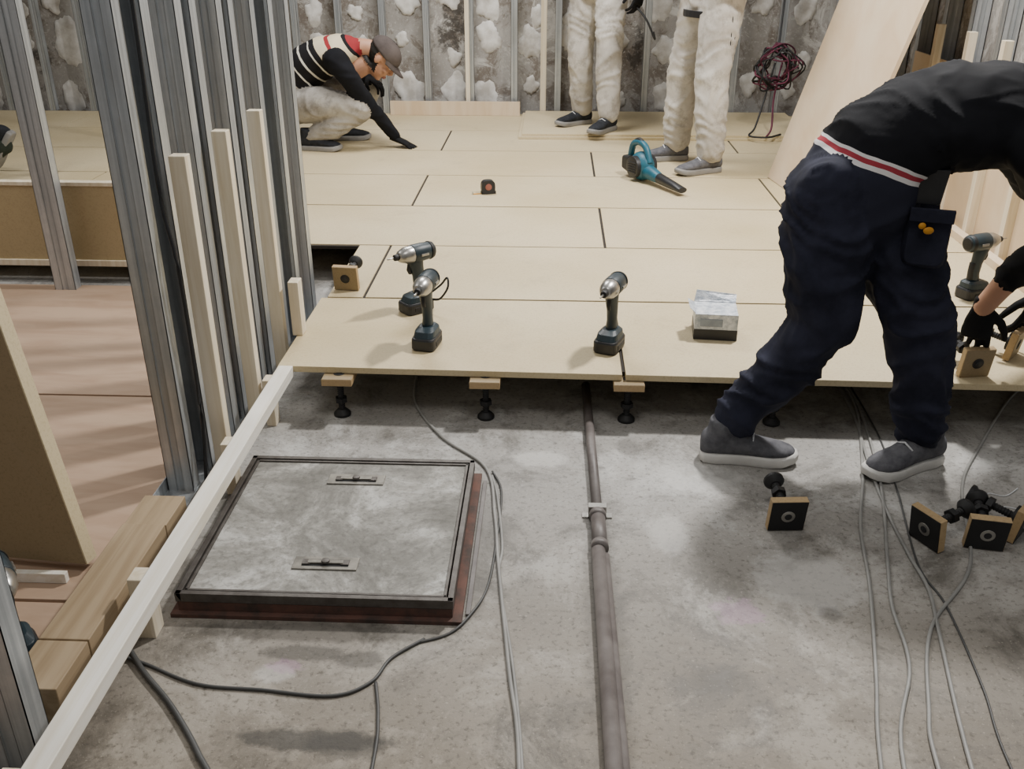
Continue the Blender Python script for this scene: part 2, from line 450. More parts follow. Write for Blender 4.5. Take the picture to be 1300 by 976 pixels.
b.box((x0+i0+.006,y0+i0+.006,.03),(x1-i0-.006,y1-i0-.006,.050),hc.m)
hm=simple('hatch_handle_metal','8a867d',.5,.4,.2,30)
for cy in (1.725,2.085):
    b.box((-.568,cy-.023,.049),(-.422,cy+.023,.0535),hm)
    b.box((-.548,cy-.013,.053),(-.442,cy+.013,.0542),M['blk'])
    b.box((-.535,cy-.006,.054),(-.455,cy+.006,.0585),hm)
    b.box((-.548,cy-.009,.054),(-.530,cy+.009,.057),M['iron']); b.box((-.460,cy-.009,.054),(-.442,cy+.009,.057),M['iron'])
    b.cyl((-.495,cy,.058),(-.495,cy,.062),.010,.009,M['iron'],12)
b.obj('floor_hatch',.0012)

# ------------------------------------------------------------------ pipe
b=MB()
b.cyl((.118,2.75,.016),(.128,1.98,.016),.0135,.0135,M['pvc'],20)
b.cyl((.128,2.0,.018),(.128,1.86,.018),.0185,.0185,M['pvc'],20)
b.cyl((.128,2.005,.018),(.128,1.985,.018),.021,.021,M['pvc'],20)
b.cyl((.128,1.875,.018),(.128,1.855,.018),.021,.021,M['pvc'],20)
b.cyl((.124,1.87,.0165),(.134,-.9,.0165),.0165,.0165,M['pvc'],20)
b.cyl((.140,1.84,.010),(.164,-.9,.010),.010,.010,M['pvc'],16)
b.box((.09,2.01,0),(.165,2.03,.004),M['steel']); b.box((.105,2.01,.0),(.15,2.03,.034),M['steel'])
b.obj('floor_conduit_pipe')

# ------------------------------------------------------------------ cables
G1=M['cab'];G2=M['cabd']
cable('floor_cable',[(-.44,2.9),(-.42,2.64),(-.31,2.41),(-.17,2.24),(-.13,2.0),(-.11,1.80),(-.07,1.46),(-.04,1.21),(-.02,.6)],.0045,G1)
cable('floor_cable',[(-.150,2.2),(-.130,2.1),(-.105,1.88),(-.105,1.75),(-.06,1.45),(-.03,1.15),(0.0,.6)],.0035,G1)
cable('floor_cable',[(-.15,2.22,.005),(-.12,2.12),(-.12,1.9),(-.13,1.72),(-.16,1.62,.006),(-.20,1.56),(-.26,1.53)],.003,G2)
cable('floor_cable',[(.95,2.9),(.95,2.65),(.86,2.26),(.78,2.0),(.73,1.75),(.66,1.47),(.60,1.24),(.5,.7)],.0043,G1)
cable('floor_cable',[(.97,2.9),(.955,2.6),(.89,2.2),(.80,1.85),(.76,1.69),(.735,1.5),(.64,1.24),(.6,.7)],.0043,G1)
cable('floor_cable',[(.94,2.9),(.93,2.6),(.885,2.27),(.865,2.05),(.86,1.88),(.86,1.75),(.83,1.60),(.76,1.25),(.7,.8)],.0043,G1)
cable('floor_cable',[(1.7,2.95),(1.49,2.78),(1.23,2.41),(1.10,2.19),(.99,1.85),(.82,1.62),(.735,1.39),(.70,1.24),(.66,.8)],.0043,G1)
cable('floor_cable',[(.98,2.9),(.97,2.5),(.93,2.2),(.87,1.85),(.88,1.7),(.86,1.45),(.83,1.25),(.82,.8)],.0025,G2)
cable('power_cord',[(-.87,1.50,.01),(-.80,1.42),(-.71,1.33),(-.62,1.22),(-.56,1.12),(-.54,.9)],.006,G2)
cable('power_cord',[(-.87,1.46,.01),(-.80,1.44),(-.68,1.39),(-.55,1.38),(-.41,1.37),(-.34,1.41),(-.31,1.48),(-.25,1.54)],.0035,G2)
cable('floor_cable',[(-.33,1.41),(-.31,1.32),(-.30,1.20),(-.30,.8)],.0035,G2)
cable('zip_tie',[(1.25,2.2),(1.2,2.16),(1.16,2.17),(1.13,2.12),(1.2,2.1),(1.26,2.05)],.0015,M['white'])
b=MB()
for k in range(7):
    pts=[];ph=random.uniform(0,6)
    for i in range(16):
        a=ph+i*.9
        pts.append((1.36+.15*math.cos(a)*random.uniform(.3,1.1),6.15+.08*math.sin(a*1.3),.56+.16*math.sin(a)*random.uniform(.3,1.1)))
    b.tube(smooth_path(pts,5),.005,M['maroon'] if k<3 else M['blk'],6)
b.tube(smooth_path([(1.35,6.15,.6),(1.30,6.1,.4),(1.24,6.0,.24),(1.2,5.95,.197),(1.3,5.9,.197),(1.4,6.0,.197)]),.006,M['blk'],6)
b.tube(smooth_path([(1.40,6.18,.6),(1.36,6.12,.4),(1.34,6.0,.24),(1.3,5.93,.197)]),.006,M['maroon'],6)
b.tube(smooth_path([(1.36,6.15,.66),(1.40,6.3,1.1),(1.45,6.4,1.8)]),.006,M['blk'],6)
b.obj('hanging_cord_coil')

b=MB()
P0=V((1.13,5.02,.162)); A=V((.11,-.80,0)); U=V((.47,0.0,1.66)); N=V((-.018,0,.005))
b.hexa([P0,P0+A,P0+A-N,P0-N,P0+U,P0+A+U,P0+A+U-N,P0+U-N],M['plysheet'])
b.obj('leaning_plywood_sheet',.001)

# ------------------------------------------------------------------ tools
def driver(x,y,z,rz,nm='impact_driver',strap=False,lay=None):
    X=T((x,y,z))@RZ(rz)
    if lay: X=X@lay
    b=MB(); UX=(1,0,0);UY=(0,1,0)
    b.loft([((0,.0,.0),UX,UY,.036,.052),((0,0,.006),UX,UY,.039,.056),((0,0,.034),UX,UY,.039,.056),((0,0,.040),UX,UY,.036,.053)],M['dark'],False,X,24,sup=5)
    b.loft([((0,0,.040),UX,UY,.035,.050),((0,.004,.058),UX,UY,.032,.044),((0,.012,.066),UX,UY,.022,.028)],M['tool'],False,X,24,sup=4)
    b.box((-.04,-.03,.012),(.04,.03,.026),M['blk'],X)
    b.loft([((0,.013,.060),UX,UY,.018,.024),((0,.016,.09),UX,UY,.0155,.021),((0,.014,.125),UX,UY,.0165,.022),((0,.006,.16),UX,UY,.019,.028),((0,.0,.19),UX,UY,.022,.034)],M['tool'],True,X,20)
    b.loft([((0,.030,.07),UX,UY,.012,.010),((0,.034,.10),UX,UY,.011,.008),((0,.031,.13),UX,UY,.012,.009)],M['blk'],True,X,14)
    UZ=(0,0,1)
    hz=.203
    b.loft([((0,.078,hz),UX,UZ,.018,.019),((0,.072,hz),UX,UZ,.027,.028),((0,.03,hz),UX,UZ,.031,.031),((0,-.01,hz),UX,UZ,.031,.031)],M['tool'],True,X,24)
    b.loft([((0,.079,hz),UX,UZ,.019,.02),((0,.068,hz),UX,UZ,.0285,.029),((0,.058,hz),UX,UZ,.0315,.0315)],M['blk'],True,X,24)
    b.loft([((0,-.010,hz),UX,UZ,.030,.030),((0,-.035,hz),UX,UZ,.028,.028),((0,-.058,hz),UX,UZ,.019,.019),((0,-.062,hz),UX,UZ,.014,.014)],M['steel'],True,X,24)
    b.cyl((0,-.062,hz),(0,-.078,hz),.0115,.0105,M['blk'],16,X=X)
    b.cyl((0,-.078,hz),(0,-.105,hz),.0035,.003,M['steel'],8,X=X)
    b.loft([((0,-.020,.172),UX,UY,.007,.006),((0,-.024,.150),UX,UY,.007,.007),((0,-.018,.135),UX,UY,.006,.006)],M['blk'],True,X,12)
    b.box((-.034,.01,.198),(.034,.04,.206),M['steel'],X)
    if strap:
        b.tube(smooth_path([(.02,.04,.055),(.05,.07,.09),(.075,.08,.12),(.09,.07,.09),(.07,.05,.05),(.03,.04,.04)],6),.004,M['blk'],6,X)
    return b.obj(nm,.0015)
driver(-.46,3.02,.16,-48,strap=True)
driver(-.385,2.72,.16,-10)
driver(.185,2.72,.16,-22)
driver(1.50,3.24,.16,115)
driver(-1.05,1.43,.014,40)
b=MB(); X=T((.53,2.86,.16))@RZ(-5)
b.box((-.068,-.06,0),(.068,.06,.035),M['dark'],X); b.box((-.067,-.059,.035),(.067,.059,.085),M['wrap'],X)
def flap(vs): b.hexa([X@V(p) for p in vs],M['wrap'])
flap(((-.067,-.059,.085),(.067,-.059,.085),(.055,-.0,.094),(-.06,.005,.090),(-.067,-.059,.0865),(.067,-.059,.0865),(.055,-.001,.0955),(-.06,.004,.0915)))
flap(((-.067,.059,.085),(.067,.059,.085),(.07,.085,.105),(-.06,.08,.118),(-.067,.0575,.0865),(.067,.0575,.0865),(.07,.0835,.1065),(-.06,.0785,.1195)))
flap(((-.067,-.05,.085),(-.067,.05,.085),(-.09,.03,.105),(-.085,-.045,.10),(-.0655,-.05,.086),(-.0655,.05,.086),(-.0885,.03,.106),(-.0835,-.045,.101)))
b.box((-.05,-.0605,.045),(.02,-.059,.07),simple('label_grey','9aa3ad'),X)
b.obj('screw_box',.0008)
b=MB(); X=T((-.32,4.62,.16))@RZ(15)
b.loft([((0,-.018,.034),(1,0,0),(0,0,1),.034,.034),((0,.018,.034),(1,0,0),(0,0,1),.034,.034)],M['dark'],False,X,28,sup=3)
b.cyl((0,-.020,.036),(0,.020,.036),.016,.016,M['lip'],20,X=X)
b.box((-.034,-.014,.0),(.038,.014,.014),M['blk'],X); b.box((-.075,-.008,.001),(-.03,.008,.002),M['yel'],X); b.box((-.078,-.009,0),(-.074,.009,.012),M['steel'],X)
b.obj('tape_measure',.001)
b=MB(); X=T((.46,4.93,.16))@RZ(-62)
b.ell((0,0,.075),(.085,.055,.074),M['blue'],X)
b.cyl((0,-.062,.075),(0,.058,.075),.055,.055,M['dark'],24,X=X)
for k in range(5): b.tube([(-.035,-.064,.05+.012*k),(.035,-.064,.05+.012*k)],.003,M['blk'],6,X)
b.loft([((.05,0,.06),(0,1,0),(0,0,1),.038,.04),((.13,0,.05),(0,1,0),(0,0,1),.03,.032),((.17,0,.045),(0,1,0),(0,0,1),.026,.026)],M['blue'],True,X)
b.loft([((.165,0,.045),(0,1,0),(0,0,1),.027,.027),((.30,0,.035),(0,1,0),(0,0,1),.022,.021),((.37,0,.03),(0,1,0),(0,0,1),.026,.014)],M['dark'],True,X)
b.tube(smooth_path([(.07,0,.10),(.03,0,.17),(-.03,0,.19),(-.09,0,.17),(-.11,0,.11)],6),.017,M['blue'],12,X)
b.tube(smooth_path([(.04,0,.168),(-.03,0,.203),(-.08,0,.185)],6),.011,M['blk'],10,X)
b.loft([((-.15,0,.07),(0,1,0),(0,0,1),.03,.035),((-.08,0,.07),(0,1,0),(0,0,1),.04,.045)],M['blk'],False,X,20,sup=5)
b.obj('cordless_blower',.001)

# ------------------------------------------------------------------ people
def organic(b,name,voxel,iters=6,fac=.5):
    o=b.obj(name)
    m=o.modifiers.new('r','REMESH'); m.mode='VOXEL'; m.voxel_size=voxel; m.use_smooth_shade=True
    s=o.modifiers.new('s','SMOOTH'); s.iterations=iters; s.factor=fac
    bpy.context.view_layer.update()
    dg=bpy.context.evaluated_depsgraph_get()
    me=bpy.data.meshes.new_from_object(o.evaluated_get(dg))
    o.modifiers.clear(); old=o.data; o.data=me; bpy.data.meshes.remove(old)
    me.polygons.foreach_set('use_smooth',[True]*len(me.polygons))
    me.materials.clear()
    return o
def segdist(P,a,c,r0,r1):
    a=np.array(a);c=np.array(c);d=c-a;L=max(d@d,1e-9)
    t=np.clip((P-a)@d/L,0,1); q=a+t[:,None]*d
    return np.linalg.norm(P-q,axis=1)-(r0+(r1-r0)*t)
def body(name,limbs,torso,side,mats,wr={},voxel=.010,parent=None,fold=V((7,7,15))):
    """limbs: (label,[(p,r)...]); torso: [(label,c,a,b)]; side: across-shoulder vector"""
    b=MB(); dm=M['skin']; segs=[]
    for lab,ch in limbs:
        for i in range(len(ch)-1):
            (p,r),(q,s)=ch[i],ch[i+1]
            b.cyl(p,q,r,s,dm,18); segs.append((lab,p,q,r,s))
        for (p,r) in ch: b.ell(p,(r,r,r),dm,n=14,k=8)
    rings=[]
    for i,(lab,c,a,bb) in enumerate(torso):
        d=(V(torso[min(i+1,len(torso)-1)][1])-V(torso[max(i-1,0)][1])).normalized()
        sd=torso_side(side,i,len(torso)); u=(sd-d*sd.dot(d)).normalized(); v=d.cross(u)
        rings.append((c,u,v,a,bb))
    b.loft(rings,dm,n=28)
    for i in (0,-1):
        c,u,v,a,bb=rings[i]; u=V(u).normalized(); v=V(v).normalized(); w=u.cross(v)
        R=Matrix((u,v,w)).transposed(); b.ell(c,(a,bb,bb*.6),dm,R=R)
    for i in range(len(torso)-1):
        lab,c,a,bb=torso[i]; c2,a2,b2=torso[i+1][1:]
        u=V(rings[i][1]).normalized(); u2=V(rings[i+1][1]).normalized()
        k=(a-bb); k2=(a2-b2)
        for f in (-1,0,1): segs.append((lab,tuple(V(c)+u*k*f),tuple(V(c2)+u2*k2*f),bb,b2))
    o=organic(b,name,voxel)
    me=o.data; n=len(me.vertices); co=np.empty(n*3); me.vertices.foreach_get('co',co); co=co.reshape(-1,3)
    D=np.array([segdist(co,s[1],s[2],s[3],s[4]) for s in segs]); near=D.argmin(0)
    labs=[s[0] for s in segs]
    nr=np.empty(n*3); me.vertices.foreach_get('normal',nr); nr=nr.reshape(-1,3)
    for i in range(n):
        a=wr.get(labs[near[i]],0)
        if a:
            p=V(co[i]); w=noise.noise(p*4); q=V((p.x*fold.x+w*1.2,p.y*fold.y,p.z*fold.z+3*w+p.x*5))
            k=(1-abs(noise.noise(q))*1.6)**2*.9-.45+.5*noise.noise(p*7)+.22*(1-abs(noise.noise(q*1.9)))**4
            co[i]+=nr[i]*a*k
    me.vertices.foreach_set('co',co.ravel()); me.update()
    order=[]
    for l in mats:
        if mats[l] not in order: order.append(mats[l])
    for m in order: me.materials.append(m)
    pc=np.empty(len(me.polygons)*3); me.polygons.foreach_get('center',pc); pc=pc.reshape(-1,3)
    D=np.array([segdist(pc,s[1],s[2],s[3],s[4]) for s in segs]); near=D.argmin(0)
    me.polygons.foreach_set('material_index',[order.index(mats[labs[k]]) for k in near])
    if parent: o.parent=parent
    return o
def torso_side(side,i,n):
    if isinstance(side,tuple) and isinstance(side[0],(tuple,Vector)):
        t=i/(n-1); return (V(side[0])*(1-t)+V(side[1])*t)
    return V(side)
def frame(o,y,z):
    y=V(y).normalized(); z=V(z); z=(z-y*z.dot(y)).normalized(); x=y.cross(z)
    X=Matrix((x,y,z)).transposed().to_4x4(); X.translation=V(o); return X
def hand(name,o,d,back,right,mat,curl=25,parent=None,spread=1.0,s=1.0):
    X=frame(o,d,back); k=-1 if right else 1
    X=X@Matrix.Scale(s,4)
    b=MB();UX=(1,0,0);UZ=(0,0,1)
    b.loft([((0,-.03,0),UX,UZ,.025,.021),((0,.0,0),UX,UZ,.027,.020),((0,.035,0),UX,UZ,.038,.017),((0,.07,0),UX,UZ,.043,.015),((0,.092,-.002),UX,UZ,.040,.012)],mat,X=X)
    for i,(fx,L,by) in enumerate(((.031,.070,.086),(.0105,.080,.090),(-.010,.074,.088),(-.030,.058,.080))):
        fx*=k; p=V((fx,by-.01,-.002)); a=math.radians(curl*.5+i*3); sp=fx*4.5*spread
        r=.0098-.0006*i
        for j,l in enumerate((.47,.30,.23)):
            dr=V((math.sin(sp*.9),math.cos(a),-math.sin(a))).normalized(); q=p+dr*L*l*1.12
            b.cyl(p,q,r,r*.93,mat,12,X=X); b.ell(p,(r*1.04,)*3,mat,X=X,n=12,k=8)
            p=q; r*=.93; a+=math.radians(curl)
        b.ell(p,(r,)*3,mat,X=X,n=12,k=8)
    p=V((k*.026,.018,-.006)); 
    for (dx,dy,dz,l,r0,r1) in ((.75,.62,-.28,.045,.0155,.0125),(.45,.85,-.30,.034,.0125,.011),(.25,.92,-.35,.026,.011,.009)):
        q=p+V((k*dx,dy,dz)).normalized()*l
        b.cyl(p,q,r0,r1,mat,12,X=X); b.ell(p,(r0,)*3,mat,X=X,n=12,k=8); p=q
    b.ell(p,(.009,)*3,mat,X=X,n=12,k=8)
    h=organic(b,name,.0038,3,.4); h.data.materials.append(mat)
    if parent: h.parent=parent
    return h
def head(o,face,up,parent,cap=None):
    X=frame(o,face,up)
    b=MB(); s=M['skin']
    b.ell((0,-.012,.03),(.076,.095,.085),s,X=X)
    b.ell((0,.022,-.035),(.059,.066,.075),s,X=X)
    b.ell((0,.060,-.088),(.026,.022,.018),s,X=X)
    b.ell((0,.01,-.075),(.052,.055,.03),s,X=X)
    for k in (-1,1):
        b.ell((k*.034,.062,-.022),(.022,.02,.02),s,X=X)
        b.cyl((k*.012,.086,.034),(k*.046,.074,.032),.008,.008,s,10,X=X)
        b.ell((k*.077,-.006,-.002),(.009,.018,.031),s,X=X)
        b.ell((k*.010,.094,-.026),(.008,.009,.007),s,X=X)
    b.cyl((0,.084,.022),(0,.104,-.022),.007,.011,s,12,X=X)
    b.ell((0,.080,-.056),(.024,.012,.012),s,X=X)
    b.cyl((0,-.03,-.06),(0,-.05,-.16),.055,.06,s,18,X=X)
    h=organic(b,'head',.0055,3,.4); me=h.data
    me.materials.append(s); me.materials.append(M['hair']); Xi=X.inverted()
    for p in me.polygons:
        c=Xi@p.center
        if (c.y<.0-.4*min(0,c.z) and c.z>-.075 and abs(c.x)<.09 and not(abs(c.x)>.07 and c.z<.03 and c.y>-.03)) or c.z>.078: p.material_index=1
    hv=set(v for p in me.polygons if p.material_index==1 for v in p.vertices)
    for i in hv:
        v=me.vertices[i]; v.co+=v.normal*(.006+.003*noise.noise(v.co*60))
    h.parent=parent
    b=MB()
    for k in (-1,1):
        b.ell((k*.030,.074,.012),(.0135,.012,.010),M['eye'],X=X,n=12,k=8); b.ell((k*.030,.0835,.012),(.006,.0035,.006),M['hair'],X=X,n=10,k=6)
        b.tube([(k*.014,.089,.034),(k*.03,.088,.040),(k*.046,.078,.036)],.0035,M['hair'],6,X)
    b.tube([(-.022,.085,-.056),(0,.0935,-.055),(.022,.085,-.056)],.0045,M['lip'],8,X)
    b.tube([(-.018,.084,-.063),(0,.092,-.064),(.018,.084,-.063)],.0045,M['lip'],8,X)
    b.obj('face_features',parent=parent)
    if cap:
        b=MB(); rings=[]
        for i in range(9):
            a=math.radians(90*i/8)
            r=math.cos(a); rings.append(((0,-.010,.042+.078*math.sin(a)),(1,0,0),(0,1,0),max(.086*r,.002),max(.106*r,.002)))
        rings.insert(0,((0,-.010,.030),(1,0,0),(0,1,0),.086,.105))
        b.loft(rings,cap,True,X,28)
        b.cyl((0,-.01,.118),(0,-.01,.124),.008,.006,cap,12,X=X)
        vs=[];fs=[]
        N=12
        for L in range(2):
            for j in range(4):
                for i in range(N+1):
                    th=math.radians(20+140*i/N); f=j/3
                    ext=.070*math.sin(th)**1.3*f
                    vs.append((.085*math.cos(th),-.012+.103*math.sin(th)+ext,.036-.012*f-.014*math.cos(th)**2*f+.004*L))
        def id_(L,j,i): return L*4*(N+1)+j*(N+1)+i
        for j in range(3):
            for i in range(N):
                fs.append((id_(0,j,i),id_(0,j+1,i),id_(0,j+1,i+1),id_(0,j,i+1))); fs.append((id_(1,j,i),id_(1,j,i+1),id_(1,j+1,i+1),id_(1,j+1,i)))
        for i in range(N): fs.append((id_(0,3,i),id_(1,3,i),id_(1,3,i+1),id_(0,3,i+1)))
        b.add(vs,fs,cap,True,X); b.obj('cap',parent=parent)
def shoe(ank,heading,up,sole,parent,pitch=0,L=.27,name='shoe'):
    """ank: ground point below ankle; heading deg: 0=+x"""
    X=T(ank)@RZ(heading)@T((-.06,0,0))@RY(pitch)@T((.06,0,0))
    b=MB(); U=(0,1,0);W=(0,0,1); k=L/.27
    prof=[(-.07,.018,),(-.062,.030),(-.03,.036),(.02,.034),(.07,.038),(.12,.047),(.16,.045),(.188,.032),(.2,.014)]
    vs=[];n=len(prof)
    ring=[(x*k,-w) for x,w in prof]+[(x*k,w) for x,w in reversed(prof)]
    m=len(ring)
    for z,f in ((0,.96),(.006,1.03),(.024,1.03),(.03,.98)):
        for (x,y) in ring:
            rise=.012*max(0,(x-.13)/.07)**2
            vs.append((x*(f if x>0 else f),y*f,z+rise))
    fs=[tuple(reversed(range(m)))]
    for a in range(3):
        for i in range(m): j=(i+1)%m; fs.append((a*m+i,a*m+j,(a+1)*m+j,(a+1)*m+i))
    fs.append(tuple(3*m+i for i in range(m)))
    b.add(vs,fs,sole,True,X)
    b.obj(name+'_sole',.002,parent=parent)
    b=MB()
    R=[(-.072,.05,.020,.026),(-.062,.056,.033,.036),(-.03,.062,.037,.044),(.01,.062,.036,.046),(.05,.056,.038,.038),(.09,.046,.042,.028),(.13,.041,.046,.022),(.165,.038,.040,.018),(.19,.036,.026,.012),(.198,.034,.012,.007)]
    b.loft([((x*k,0,z),U,W,a,h) for x,z,a,h in R],up,X=X)
    b.cyl((-.015,0,.07),(-.008,0,.125),.040,.042,up,18,X=X)
    o=organic(b,name+'_upper',.006,4,.5); o.data.materials.append(up); o.parent=parent
    b=MB()
    for i in range(5):
        x=.035+.018*i; z=.103-.008*i-(.02 if i>2 else 0)*.5
        b.tube([(x*k,-.026,z-.014),(x*k+.004,0,z-.0),(x*k,.026,z-.014)],.0028,up if i%2 else M['white'],6,X)
    b.obj(name+'_laces',parent=parent)

navy=m_cloth('navy_work_trousers','2c2e3d','1d1f2a')
blackc=m_cloth('black_shirt','17181d','0f1014')
wht=m_cloth('white_dusty_trousers','cac6bf','aca7a0',6,dirt='8f8980')
wht2=m_cloth('white_work_shirt','e2dfda','c9c5bf',6)
greyp=m_cloth('pale_grey_trousers','aeaaa2','8b8680',6,dirt='75706a')
maroon=m_cloth('maroon_jacket','5c2a2c','3f1d20')
green=m_cloth('dark_green_trousers','3a4038','272c26')
glove=m_cloth('black_glove','1d1d1f','121213')
shoeg=m_cloth('grey_mesh_shoe','66666a','4b4b50',30); shoed=m_cloth('dark_shoe','33353a','202226',30)
solew=simple('white_sole','d6d4cf',.6,0,.08,10); soleg=simple('grey_sole','8d8b88',.6,0,.08,10)
capm=m_cloth('grey_cap','5b5350','463f3d')
# --- bending worker, right foreground
W=empty('bending_worker')
n=V((.30,0,.95)).normalized()
s0=n.dot(V((.64,0,.875)))+.0
waist=m_planes('waist_cloth',tuple(n),[(s0-.5,'282a37'),(s0-.018,'d8d6d6'),(s0-.006,'9c3a45'),(s0+.004,'d8d6d6'),(s0+.013,'14151a')],s0-.5,s0+.5)
limbs=[
 ('leg',[((.700,2.36,.735),.122),((.690,2.33,.58),.108),((.712,2.31,.42),.085),((.62,2.32,.27),.074),((.515,2.335,.135),.062)]),
 ('leg',[((.84,2.42,.735),.122),((.895,2.38,.58),.108),((.965,2.33,.41),.085),((.985,2.32,.27),.075),((1.015,2.325,.125),.066)]),
 ('arm',[((1.13,2.24,.89),.080),((1.20,2.30,.79),.070),((1.335,2.46,.60),.054),((1.265,2.53,.48),.044)]),
 ('skin',[((1.265,2.53,.48),.034),((1.222,2.56,.375),.029)]),
 ('arm',[((1.20,2.62,.91),.08),((1.30,2.70,.78),.066),((1.47,2.78,.60),.054),((1.48,2.75,.46),.044)]),
 ('skin',[((1.48,2.75,.46),.034),((1.46,2.72,.36),.028)]),
 ('neck',[((1.24,2.46,.90),.062),((1.33,2.47,.88),.058)]),
]
torso=[('hip',(.765,2.39,.71),.150,.125),('hip',(.775,2.39,.785),.160,.125),('hip',(.805,2.39,.855),.150,.115),
 ('chest',(.885,2.395,.905),.160,.118),('chest',(.99,2.41,.930),.175,.127),('chest',(1.10,2.43,.930),.190,.122),('chest',(1.19,2.45,.915),.165,.10),('chest',(1.24,2.46,.905),.10,.08)]
body('body',limbs,torso,((.75,-.66,0),(.1,-1,0)),{'leg':navy,'hip':waist,'chest':blackc,'arm':blackc,'skin':M['skin'],'neck':M['skin']},{'leg':.018,'hip':.007,'chest':.011,'arm':.008},parent=W,voxel=.009)
head((1.43,2.48,.83),(.55,0,-.83),(.83,0,.55),W)
hand('hand_right',(1.222,2.56,.375),(-.02,.0,-1),(-.3,-.95,0),True,glove,30,W)
hand('hand_left',(1.46,2.72,.36),(-.25,0,-1),(.5,-.8,0),False,glove,28,W)
shoe((.495,2.325,0),-3,shoeg,solew,W,0,.26)
shoe((1.03,2.315,0),207,shoeg,solew,W,0,.255)
b=MB()
b.loft([((.905,2.25,.665),(.92,-.3,0),(0,0,1),.045,.065),((.91,2.275,.66),(.92,-.3,0),(0,0,1),.055,.075)],navy,False,sup=6,n=28)
b.box((-.05,-.006,-.016),(.05,.006,.016),navy,T((.905,2.244,.725))@RZ(-18))
b.ell((.90,2.238,.69),(.013,.005,.009),M['yel']); b.ell((.885,2.243,.70),(.009,.005,.008),M['yel'])
X=T((.90,2.285,.80))@RZ(-18)
b.loft([((0,0,-.055),(1,0,0),(0,1,0),.032,.016),((0,0,.02),(1,0,0),(0,1,0),.040,.02),((0,0,.03),(1,0,0),(0,1,0),.041,.021)],M['dark'],False,X,24,sup=5)
b.cyl((-.012,0,.02),(-.018,0,.065),.007,.006,M['blk'],10,X=X); b.cyl((.012,0,.02),(.016,0,.055),.006,.006,M['lip'],10,X=X)
b.obj('cargo_pocket',.003,parent=W)

# --- crouching worker with striped sweater
W=empty('crouching_worker')
sd=V((.80,0,.60)).normalized(); c0=sd.dot(V((-1.49,0,.55)))
st=[(c0-.3,'1c1b1d')]
for q in (-.03,.035,.10,.165): st+= [(c0+q,'d8d4c8'),(c0+q+.010,'1c1b1d')]
st+=[(c0+.205,'c9bda2'),(c0+.265,'8c2f33'),(c0+.285,'c9bda2'),(c0+.345,'1c1b1d'),(c0+.36,'8c2f33')]
sweater=m_planes('striped_sweater',tuple(sd),st,c0-.3,c0+.5)
def sh(ch,dx=-.04): return [((p[0]+dx,p[1],p[2]),r) for p,r in ch]
limbs=[
 ('leg',sh([((-1.47,5.66,.40),.105),((-1.30,5.60,.43),.092),((-1.09,5.60,.40),.074),((-1.24,5.60,.30),.070),((-1.38,5.61,.235),.056)])),
 ('leg',sh([((-1.47,5.86,.40),.105),((-1.30,5.94,.44),.090),((-1.10,5.97,.44),.068),((-1.19,5.93,.32),.062),((-1.28,5.90,.235),.052)])),
 ('arm',sh([((-1.20,5.57,.67),.07),((-1.13,5.56,.57),.058),((-1.05,5.60,.44),.047),((-.97,5.66,.32),.040),((-.905,5.69,.228),.035)])),
 ('arm',sh([((-1.18,5.95,.68),.07),((-1.19,6.02,.60),.058),((-1.20,6.06,.52),.047),((-1.13,5.99,.52),.040),((-1.09,5.93,.525),.035)])),
 ('neck',sh([((-1.14,5.76,.72),.058),((-1.04,5.755,.715),.052)])),
]
torso=[('hip',(-1.50,5.76,.36),.15,.12),('hip',(-1.52,5.76,.45),.165,.13),('chest',(-1.49,5.76,.54),.16,.125),('chest',(-1.41,5.76,.61),.165,.125),('chest',(-1.31,5.76,.665),.185,.12),('chest',(-1.21,5.76,.695),.18,.10),('chest',(-1.15,5.76,.71),.10,.08)]
torso=[(l,(c[0]-.04,c[1],c[2]),a,b_) for l,c,a,b_ in torso]
body('body',limbs,torso,(0,-1,0),{'leg':greyp,'hip':greyp,'chest':sweater,'arm':blackc,'neck':M['skin']},{'leg':.012,'hip':.009,'chest':.007,'arm':.007},parent=W)
head((-1.01,5.75,.66),(.62,-.05,-.78),(.78,0,.62),W,cap=capm)
hand('hand_right',(-.945,5.69,.214),(.88,-.1,-.36),(.36,0,.88),True,glove,6,W,.8)
hand('hand_left',(-1.13,5.93,.53),(.75,-.5,-.35),(.3,0,.9),False,glove,25,W,.8)
shoe((-1.44,5.60,.1585),-8,shoed,soleg,W,0,.26)
shoe((-1.33,5.90,.1585),8,shoed,soleg,W,0,.26)

# --- worker kneeling in the left bay, mostly behind the studs
W=empty('kneeling_worker')
limbs=[
 ('leg',[((-3.24,4.66,.60),.10),((-3.27,4.62,.42),.085),((-3.28,4.60,.228),.068),((-3.05,4.62,.245),.062),((-2.84,4.64,.31),.05)]),
 ('leg',[((-3.24,4.86,.60),.10),((-3.27,4.90,.42),.085),((-3.28,4.92,.228),.068),((-3.05,4.92,.245),.062),((-2.90,4.92,.31),.05)]),
 ('arm',[((-3.62,4.56,.80),.065),((-3.70,4.54,.66),.055),((-3.74,4.56,.52),.046),((-3.80,4.60,.38),.04),((-3.84,4.62,.25),.034)]),
 ('arm',[((-3.62,4.96,.80),.065),((-3.70,4.98,.66),.055),((-3.74,4.97,.52),.046),((-3.80,4.95,.38),.04),((-3.84,4.94,.25),.034)]),
 ('neck',[((-3.66,4.76,.82),.056),((-3.74,4.76,.83),.052)]),
]
torso=[('hip',(-3.22,4.76,.58),.15,.12),('hip',(-3.26,4.76,.67),.16,.125),('chest',(-3.34,4.76,.73),.155,.12),('chest',(-3.45,4.76,.78),.165,.12),('chest',(-3.57,4.76,.81),.18,.11),('chest',(-3.65,4.76,.82),.12,.08)]
